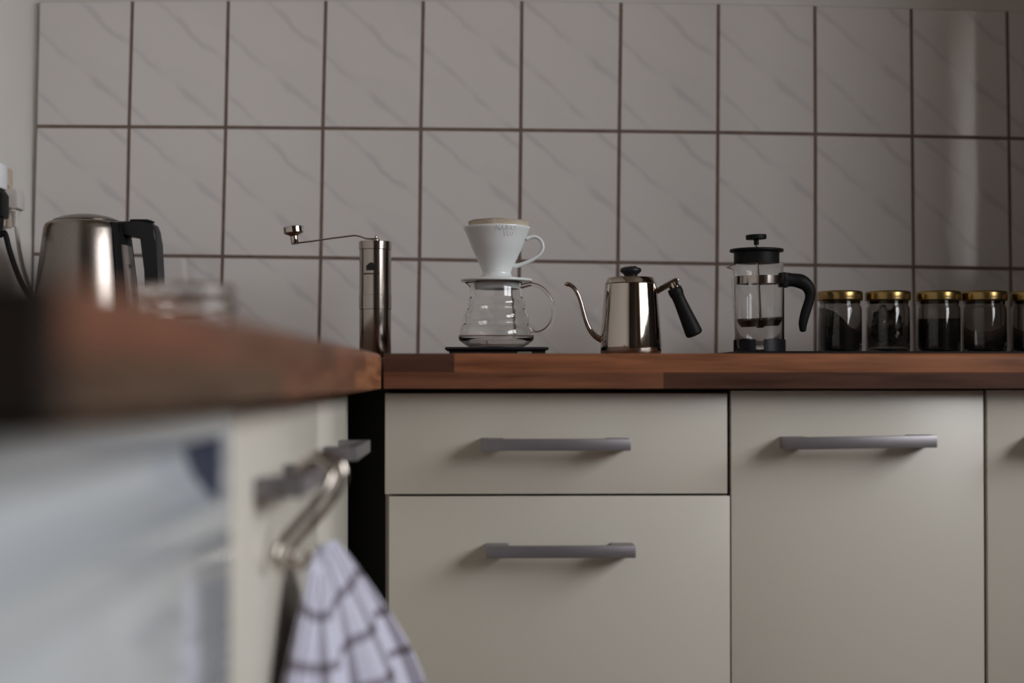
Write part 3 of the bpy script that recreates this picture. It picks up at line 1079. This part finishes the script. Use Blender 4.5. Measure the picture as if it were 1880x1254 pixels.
for (a0, a1) in ((80, 88), (-89, -84)):
    bm = new()
    arc_shell(bm, 44.1 * s, 45.0 * s, P(900, 626, FYp).z, P(900, 507, FYp).z, fxp, FYp, math.radians(a0 - 11), math.radians(a1 - 11), 3)
    obj('frame_strap', bm, M_BLACKP, fp)
for (a0, a1) in ((-50, -8.5), (9.5, 92), (-104, -78), (108, 158), (202, 244)):
    bm = new()
    arc_shell(bm, 44.2 * s, 47.6 * s, TZ + 0.0002, P(900, 623.6, FYp).z, fxp, FYp, math.radians(a0 - 11), math.radians(a1 - 11), 14)
    obj('foot', bm, M_BLACKS, fp, smooth=30)
bm = new()
lathe(bm, [(0, TZ + 0.0002), (44 * s, TZ + 0.0002), (44 * s, TZ + 0.0022), (0, TZ + 0.0022)], fxp, FYp, 48)
obj('base', bm, M_BLACKP, fp, smooth=30)
bm = new()
obj('band_clip', bx(P(1430.5, 500, FYp).x, P(1445.5, 500, FYp).x, FYp - 0.007, FYp + 0.007, P(900, 527.5, FYp).z, P(900, 500.5, FYp).z, bev=0.0012), M_BLACKP, fp, smooth=30)
outp = [(1438, 499.5), (1458, 502), (1479.5, 506.5), (1491, 517), (1497, 532), (1495.3, 549), (1488, 575.5), (1482.5, 594), (1480, 607)]
inp = [(1438, 527.5), (1452, 526), (1462, 527.5), (1472, 532), (1477, 539.5), (1477.5, 549), (1470, 571.5), (1466, 592), (1468, 607)]
ctr = [P((a + c) / 2, (b + d) / 2, FYp) for (a, b), (c, d) in zip(outp, inp)]
rad = [math.hypot(a - c, b - d) / 2 * s for (a, b), (c, d) in zip(outp, inp)]
bm = new()
tube(bm, ctr, rad, 18, 5, flat=0.75)
obj('handle', bm, M_BLACKP, fp, smooth=60)
lx = axis_x(1389.2, FYp)
bm = new()
lathe(bm, px_lathe([(0, 483.4), (40.5, 483.4), (41.5, 482.6), (41.5, 462), (48.5, 461.6), (49.4, 460.6), (49.4, 458), (48.6, 456.9), (0, 456.5)], FYp), lx, FYp, 80)
lid = obj('lid', bm, M_BLACKP, fp, smooth=30)
pln = obj('plunger_rod', (lambda b: (tube(b, [P(1388, 452, FYp), P(1389.5, 470, FYp), P(1391.5, 500, FYp), P(1396.5, 592, FYp)], 2.4 * s, 12, 4), b)[1])(new()), M_STEELP, fp, smooth=60)
bm = new()
Mk = Matrix.Translation(P(1388.2, 435.5, FYp)) @ Matrix.Rotation(math.radians(-2.2), 4, 'Y')
lathe(bm, [(0, -14.5 * s), (4.6 * s, -14.5 * s), (4.6 * s, -4 * s), (18.3 * s, -3.8 * s), (19 * s, -3 * s), (19 * s, 3.4 * s), (18.2 * s, 4.3 * s), (0, 4.4 * s)], 0, 0, 48, M=Mk)
obj('knob', bm, M_BLACKP, pln, smooth=30)
bm = new()
Mp = Matrix.Translation(P(1395, 588, FYp)) @ Matrix.Rotation(math.radians(-2.5), 4, 'Y')
lathe(bm, [(0, 2 * s), (8 * s, 2 * s), (9 * s, 0.5 * s), (39 * s, 0.5 * s), (40.6 * s, -1.5 * s), (39 * s, -5 * s), (34 * s, -12.5 * s), (8 * s, -13 * s), (6 * s, -15.5 * s), (0, -15.5 * s)], 0, 0, 72, M=Mp)
flt = obj('filter_disc', bm, M_DARKSTEEL, pln, smooth=40)
bm = new()
for k in range(72):
    a = 2 * PI * k / 72
    c = Vector((39.6 * s * math.sin(a), -39.6 * s * math.cos(a), 0.5 * s))
    lathe(bm, [(0, -2.6 * s), (1.0 * s, -2.4 * s), (1.0 * s, 2.4 * s), (0, 2.6 * s)], c.x, c.y, 5)
for v in bm.verts:
    v.co.z += 0.5 * s
bmesh.ops.transform(bm, matrix=Mp, verts=bm.verts)
obj('spring_coil', bm, M_DARKSTEEL, pln)

# --- storage jars with gold lids
JY = 1.93
s = JY / F
JG = 'glass jars with gold lids'
def jar(px, label):
    x = axis_x(px, JY)
    t = thing('storage_jar', label, 'jar', (x, JY, TZ), JG)
    bm = new()
    z0 = TZ + 0.0003
    o_ = [(0, z0 + 1.5 * s), (33 * s, z0 + 1.2 * s), (36 * s, z0), (38.5 * s, z0 + 1.5 * s), (39.7 * s, z0 + 5 * s)] + \
        px_lathe([(39.8, 640), (39.8, 568), (39, 563.5), (36.8, 560.5), (36.4, 558), (37.2, 556), (37.2, 540)], JY)
    i_ = px_lathe([(35.2, 540), (35.2, 557), (35, 560.5), (37.4, 565), (37.8, 570), (37.8, 640)], JY) + [(37.4 * s, z0 + 6.5 * s), (34 * s, z0 + 4 * s), (0, z0 + 4 * s)]
    lathe(bm, o_ + i_, x, JY, 64)
    obj('glass_body', bm, M_JARGLASS, t, smooth=40)
    bm = new()
    lathe(bm, px_lathe([(36, 551.8), (38.4, 551.9), (40.6, 551.6), (41.4, 550), (41.2, 548.6), (41.4, 546), (41.4, 537.5), (40.6, 535.4), (38.5, 534.2), (36, 535.6), (0, 535.6)], JY), x, JY, 64)
    obj('lid', bm, M_GOLD, t, smooth=40)
    return x

def fill(x, name, label, cat, top, mat, jit=0.0):
    """contents of a jar: a body filling it up to z = top(dx)"""
    z0 = TZ + 0.0003 + 6 * s
    bm = new()
    R = 37.2 * s
    n, rings_n = 40, 8
    bot = [bm.verts.new((x + R * 0.95 * math.sin(2 * PI * k / n), JY - R * 0.95 * math.cos(2 * PI * k / n), z0)) for k in range(n)]
    rings_ = []
    for j in range(rings_n, 0, -1):
        rr_ = R * j / rings_n
        rg = []
        for k in range(n):
            a = 2 * PI * k / n
            dx, dy = rr_ * math.sin(a), -rr_ * math.cos(a)
            rg.append(bm.verts.new((x + dx, JY + dy, max(z0 + 0.001, top(dx / R, dy / R) + random.uniform(-jit, jit)))))
        rings_.append(rg)
    c = bm.verts.new((x, JY, max(z0 + 0.001, top(0, 0))))
    seq = [bot] + rings_
    for a, b in zip(seq, seq[1:]):
        for k in range(n):
            bm.faces.new((a[k], a[(k + 1) % n], b[(k + 1) % n], b[k]))
    for k in range(n):
        bm.faces.new((rings_[-1][k], rings_[-1][(k + 1) % n], c))
    bm.faces.new(bot)
    return tag(obj(name, bm, mat, None, smooth=60), label, cat, kind='stuff')

def jz(py):
    return P(900, py, JY).z
jx = jar(1542, 'gold-lidded glass jar nearest the french press, dark contents heaped to its left')
fill(jx, 'ground_coffee', 'dark grounds heaped against the left side of the jar by the press', 'coffee',
     lambda a, b: jz(566 + 6 * (a + 1) ** 2 * 4.2 if a < 0.15 else 598 + 22 * (a - 0.15)), M_COFFEE, 0.0006)
jx = jar(1630, 'gold-lidded glass jar holding a crumpled dark pouch, second from the press')
bm = new()
bmesh.ops.create_icosphere(bm, subdivisions=4, radius=1.0)
for v in bm.verts:
    n = v.co.normalized()
    w = 1 + 0.10 * math.sin(9 * n.x + 4 * n.z) + 0.08 * math.sin(13 * n.z - 7 * n.x) + 0.06 * math.sin(21 * n.y + 11 * n.x) + random.uniform(-0.02, 0.02)
    v.co = Vector((jx + n.x * w * 0.020 - 0.002, JY + n.y * w * 0.020, TZ + 0.0335 + max(-0.99, n.z * w) * 0.027))
tag(obj('foil_pouch', bm, M_FOIL, None, smooth=40), 'crumpled dark foil pouch inside the second glass jar', 'pouch')
jx = jar(1722.5, 'gold-lidded glass jar filled level with dark grounds to two thirds')
fill(jx, 'ground_coffee', 'dark grounds filling the middle jar to a level line', 'coffee', lambda a, b: jz(586), M_COFFEE, 0.0004)
jx = jar(1807, 'almost empty gold-lidded glass jar, next to last on the right')
fill(jx, 'ground_coffee', 'thin dark remainder at the bottom of the almost empty jar', 'coffee', lambda a, b: jz(640 - 14 * max(0, a)), M_COFFEE, 0.0005)
jx = jar(1897, 'gold-lidded glass jar cut off by the right edge of the picture')
fill(jx, 'ground_coffee', 'dark mound of grounds in the jar at the picture edge', 'coffee', lambda a, b: jz(622 + 14 * a * a), M_COFFEE, 0.0006)

# --- electric kettle, on the left near the corner
EY = 1.98
ex = axis_x(158, EY)
s = EY / F
ek = thing('electric_kettle', 'brushed steel electric kettle with black handle and water gauge in the left corner', 'kettle', (ex, EY, ZT))
def ez(py):
    return P(160, py, EY).z
bm = new()
lathe(bm, [(0, ZT + 0.0005), (92 * s, ZT + 0.0005), (95 * s, ZT + 0.003), (95 * s, ez(646)), (0, ez(646))], ex, EY, 72)
obj('power_base', bm, M_BLACKP, ek, smooth=30)
def er(py):            # body radius (m) at picture height py
    ys = [409.5, 412, 416.5, 425, 450, 500, 543, 600, 644]
    rs = [66, 71.5, 74, 76, 79, 85, 90, 95, 97]
    for k in range(len(ys) - 1):
        if py <= ys[k + 1]:
            return (rs[k] + (rs[k + 1] - rs[k]) * (py - ys[k]) / (ys[k + 1] - ys[k])) * s
    return 97 * s
bm = new()
lathe(bm, [(0, ez(645)), (95 * s, ez(645))] + [(er(y), ez(y)) for y in (644, 600, 543, 500, 450, 425, 416.5, 412, 409.5)] + [(62 * s, ez(408)), (0, ez(408))], ex, EY, 96)
obj('body', bm, M_STEELB, ek, smooth=40)
bm = new()
lathe(bm, [(0, ez(408)), (60 * s, ez(408)), (60.5 * s, ez(406.5)), (57 * s, ez(404)), (44 * s, ez(399)), (25 * s, ez(395)), (0, ez(393.5))], ex, EY, 72)
obj('lid', bm, M_STEELB, ek, smooth=40)
VA = math.atan(722 / F)            # the kettle stands well left of the lens
HA = math.radians(64) + VA
def panel(bm, a0, a1, y0, y1, r_in, r_out, n=10):
    ys = [y0 + (y1 - y0) * k / 8 for k in range(9)]
    prof_ = [(er(y) + r_in, ez(y)) for y in ys] + [(er(y) + r_out, ez(y)) for y in reversed(ys)]
    lathe(bm, prof_, ex, EY, n, a0 + VA, a1 + VA, closed=True)
bm = new()
panel(bm, math.radians(35), math.radians(47), 412, 640, -0.002, 0.0022)
panel(bm, math.radians(84), math.radians(96), 412, 640, -0.002, 0.0022)
panel(bm, math.radians(47), math.radians(84), 412, 452, -0.002, 0.0022)
panel(bm, math.radians(47), math.radians(84), 615, 640, -0.002, 0.0022)
obj('gauge_frame', bm, M_BLACKP, ek, smooth=40)
bm = new()
panel(bm, math.radians(47), math.radians(84), 452, 615, -0.002, 0.0014)
gauge = obj('water_gauge', bm, M_KWIN, ek, smooth=40)
bm = new()
for (y0, y1, a0, a1) in ((487, 488.2, 58, 66), (492, 493.2, 60, 67), (488, 492.5, 60.5, 61.8), (488, 492.5, 64.5, 65.8)):
    panel(bm, math.radians(a0), math.radians(a1), y0, y1, 0.0012, 0.0017, 2)
obj('gauge_mark', bm, M_PRINT, gauge)
hd = Vector((math.sin(HA), -math.cos(HA), 0))
ht = Vector((math.cos(HA), math.sin(HA), 0))
def hp_(r, y):
    return Vector((ex, EY, ez(y))) + hd * (r * s)
outl = [(66, 408.5), (100, 409), (124, 411), (134, 417), (138.5, 428), (141, 450), (144, 500), (146.5, 560), (147, 612), (143, 622), (96, 622), (97, 606), (120, 604), (122, 596),
        (120.5, 550), (118.5, 500), (115, 437), (76, 437)]
bm = new()
prism(bm, [hp_(r, y) - ht * 0.0115 for r, y in outl], ht * 0.023, bev=0.0035, seg=3)
obj('handle', bm, M_BLACKS, ek, smooth=35)
bm = new()
prism(bm, [hp_(r, y) - ht * 0.009 for r, y in [(88, 408.6), (90, 405.2), (122, 405.8), (128, 409), (126, 411)]], ht * 0.018, bev=0.001)
obj('lid_button', bm, M_BLACKP, ek, smooth=30)

# --- low glass jar on the left worktop, out of focus
LJY = 1.06
lx_ = P(345, 600, LJY).x
s = LJY / F
lj = thing('glass_jar', 'low clear glass jar with a thick rim on the left worktop, blurred', 'jar', (lx_, LJY, ZT))
def lz(py):
    return P(345, py, LJY).z
bm = new()
go = [(0, ZT + 0.0004), (70 * s, ZT + 0.0004), (78 * s, ZT + 0.003), (80 * s, lz(590)), (81, 0)]
go = [(0, ZT + 0.0004), (70 * s, ZT + 0.0004), (80 * s, ZT + 0.003), (84 * s, ZT + 0.008), (84 * s, lz(572)), (90 * s, lz(566)), (92 * s, lz(560)), (90 * s, lz(553)), (82 * s, lz(549)),
      (82 * s, lz(542)), (86 * s, lz(538)), (88 * s, lz(531)), (85 * s, lz(525)), (81 * s, lz(523))]
gi = [(77 * s, lz(526)), (76 * s, lz(545)), (78 * s, lz(566)), (79 * s, ZT + 0.010), (72 * s, ZT + 0.005), (0, ZT + 0.005)]
lathe(bm, go + gi, lx_, LJY, 72)
obj('glass_body', bm, M_GLASS, lj, smooth=50)
bm = new()
arc_shell(bm, 82.3 * s, 83.6 * s, lz(548.6), lz(542.6), lx_, LJY, 0, 2 * PI - 1e-3, 48)
obj('wire_ring', bm, M_STEELG, lj, smooth=30)

# --- socket and plugs on the left wall
sk = thing('wall_socket', 'cream double wall socket on the left wall near the tiles', 'socket', (WALL_X, 1.98, 1.12))
z0, z1 = CZ + 0.216, CZ + 0.302
obj('plate', bx(WALL_X, WALL_X + 0.012, 1.905, 2.074, z0, z1, bev=0.003), M_CREAMP, sk, smooth=40)
for yc in (1.958, 2.036):
    bm = new()
    lathe(bm, [(0.0185, 0.0), (0.026, 0.0), (0.026, 0.0025), (0.0185, 0.0025)], 0, 0, 32, closed=True,
          M=Matrix.Translation((WALL_X + 0.012, yc, (z0 + z1) / 2)) @ Matrix.Rotation(PI / 2, 4, 'Y'))
    obj('socket_ring', bm, M_CREAMP, sk, smooth=40)

def plug(label, yc, mat, zc0, zc1, ridge, path, r, gloss=False, dep=0.0245):
    t = thing('power_plug', label, 'plug', (WALL_X + 0.015, yc, zc0))
    bm = new()
    x0 = WALL_X + 0.0146
    hh = zc1 - zc0
    pf_ = [(x0, zc0 + hh * 0.15), (x0 + 0.016, zc0), (x0 + dep, zc0 + 0.002), (x0 + dep, zc0 + hh * 0.78), (x0 + 0.018, zc1), (x0, zc1)]
    prism(bm, [Vector((a, yc - 0.016, b)) for a, b in pf_], Vector((0, 0.032, 0)), bev=0.0025)
    obj('plug_body', bm, mat, t, smooth=40)
    bm = new()
    bx0 = x0 + dep - 0.008
    if ridge:
        for k in range(7):
            zz = zc0 - 0.002 - k * 0.0032
            lathe(bm, [(0, zz + 0.001), (0.0062 - k * 0.0003, zz + 0.0008), (0.0062 - k * 0.0003, zz - 0.0008), (0.0045, zz - 0.0011), (0.0045, zz - 0.0024), (0, zz - 0.0024)], bx0, yc, 20)
        obj('strain_relief', bm, mat, t, smooth=30)
    else:
        lathe(bm, [(0, zc0 + 0.003), (0.0058, zc0 + 0.002), (0.0046, zc0 - 0.014), (0, zc0 - 0.014)], bx0, yc, 20)
        obj('strain_relief', bm, mat, t, smooth=30)
    bm = new()
    tube(bm, [Vector((bx0, yc, zc0 - 0.004)), Vector((bx0 + 0.001, yc, zc0 - 0.022))] + path, r, 12, 6)
    obj('cable', bm, mat, t, smooth=60)
    if gloss:
        obj('plug_top', bx(x0 + 0.001, x0 + 0.0225, yc - 0.017, yc + 0.017, zc1 - 0.001, zc1 + 0.034, bev=0.003), M_GLOSSW, t, smooth=40)
    return t

plug('white moulded plug with a ridged neck in the wall socket', 2.036, M_WHITEP, P(30, 384, 2.02).z, P(30, 346, 2.02).z, True,
     [P(36, 462, 2.03), P(46, 505, 2.04), P(62, 548, 2.06), P(80, 600, 2.09), Vector((-0.60, 2.12, ZT + 0.012)), Vector((-0.52, 2.14, ZT + 0.004)), Vector((-0.40, 2.13, ZT + 0.004))], 0.0030, dep=0.021)
plug('black plug with glossy white top in the wall socket, cut by the picture edge', 1.958, M_BLACKP, P(10, 399, 1.94).z, P(10, 343, 1.94).z, False,
     [P(9, 428, 1.955), P(17, 458, 1.955), P(31, 500, 1.96), P(46, 532, 1.97), P(66, 562, 2.00), Vector((-0.622, 2.05, ZT + 0.05)), Vector((-0.60, 2.085, ZT + 0.006)), Vector((-0.54, 2.07, ZT + 0.005))], 0.0038, gloss=True)

# ------------------------------------------------------------------ hooks and towel on the left handle
def s_hook(pts, Ya, Yb, label):
    """wire hook; it leans a little along the bar, from depth Ya at the bar to Yb at its lower loop"""
    n = len(pts) - 1
    w = [P(a, b, Ya + (Yb - Ya) * k / n) for k, (a, b) in enumerate(pts)]
    t = thing('s_hook', label, 'hook', w[0], 'steel hooks on the left cabinet handle')
    bm = new()
    tube(bm, w, 0.0032, 12, 5)
    obj('wire', bm, M_STEELP, t, smooth=60)
    for c in (w[0], w[-1]):
        bm = new()
        bmesh.ops.create_uvsphere(bm, u_segments=12, v_segments=8, radius=0.004, matrix=Matrix.Translation(c))
        obj('end_ball', bm, M_STEELP, t, smooth=60)
    return t
s_hook([(549, 900), (548, 880), (552, 858), (568, 844), (588, 844), (602, 854), (606, 874), (596, 900), (575, 928), (550, 956), (526, 984), (508, 1008), (504, 1028), (514, 1040), (527, 1034), (532, 1018)], 1.075, 1.000,
       'steel s-hook nearer the viewer, its lower loop clear of the towel')
s_hook([(566, 890), (565, 868), (570, 846), (588, 835), (614, 838), (626, 852), (630, 876), (620, 902), (598, 934), (572, 964), (548, 990), (534, 1012), (536, 1032), (550, 1040), (563, 1030), (566, 1014)], 1.101, 1.080,
       'steel s-hook farther from the viewer, with the towel hung on it')

def towel():
    bm = new()
    uvl = bm.loops.layers.uv.new('UVMap')
    NU, NV = 150, 60
    top1, top2 = P(556, 1026, 1.10), P(606, 996, 1.16)
    ztop_, zbot = CZ - 0.143, 0.36
    grid = []
    for j in range(NV + 1):
        v = j / NV
        row = []
        sp = 0.16 + 0.84 * (1 - (1 - min(1, v * 1.9)) ** 1.8)      # spread of the folds below the gathered top
        for i in range(NU + 1):
            u = i / NU
            # plan outline of the hanging bundle: near edge by the door, out, along, and back
            base = spline_eval(u)
            cx_, cy_ = -0.126, 1.125
            x = cx_ + (base[0] - cx_) * sp
            y = cy_ + (base[1] - cy_) * sp
            pleat = 0.0135 * math.sin(u * 2 * PI * 4.5 + 0.6 * math.sin(3 * v)) * min(1, v * 3 + 0.15) * sp
            pleat += 0.0016 * math.sin(u * 2 * PI * 13 + 2 + 2 * v) * sp
            nx, ny = base[2], base[3]
            x += nx * pleat
            y += ny * pleat
            zt_ = ztop_ + 0.014 * math.exp(-((u - 0.62) / 0.22) ** 2) - 0.012 * math.exp(-((u - 0.25) / 0.15) ** 2)
            z = zt_ + (zbot - zt_) * v
            x = max(x, -0.1495)
            row.append(bm.verts.new((x, y, z)))
        grid.append(row)
    for j in range(NV):
        for i in range(NU):
            f = bm.faces.new((grid[j][i], grid[j][i + 1], grid[j + 1][i + 1], grid[j + 1][i]))
            for lp, (a, b) in zip(f.loops, ((i, j), (i + 1, j), (i + 1, j + 1), (i, j + 1))):
                lp[uvl].uv = (a / NU * 0.46, b / NV * 0.42)
    # close the gathered top
    c = bm.verts.new((-0.127, 1.125, ztop_ + 0.012))
    for i in range(NU):
        f = bm.faces.new((grid[0][i], grid[0][i + 1], c))
    return bm

PLAN = [(-0.1490, 0.985), (-0.136, 0.985), (-0.116, 1.01), (-0.096, 1.05), (-0.078, 1.09), (-0.062, 1.14), (-0.050, 1.20), (-0.052, 1.27), (-0.08, 1.32), (-0.115, 1.34), (-0.149, 1.34)]
_pl = spline([Vector((a, b, 0)) for a, b in PLAN], 12)
def spline_eval(u):
    t = u * (len(_pl) - 1)
    k = min(int(t), len(_pl) - 2)
    p = _pl[k].lerp(_pl[k + 1], t - k)
    d = (_pl[k + 1] - _pl[k]).normalized()
    return p.x, p.y, d.y, -d.x
tw = obj('tea_towel', towel(), M_TOWEL, None, smooth=180)
md = tw.modifiers.new('thickness', 'SOLIDIFY')
md.thickness = 0.0012
md.offset = -1
tag(tw, 'white and grey-blue checked tea towel hanging from hooks on the left', 'towel')
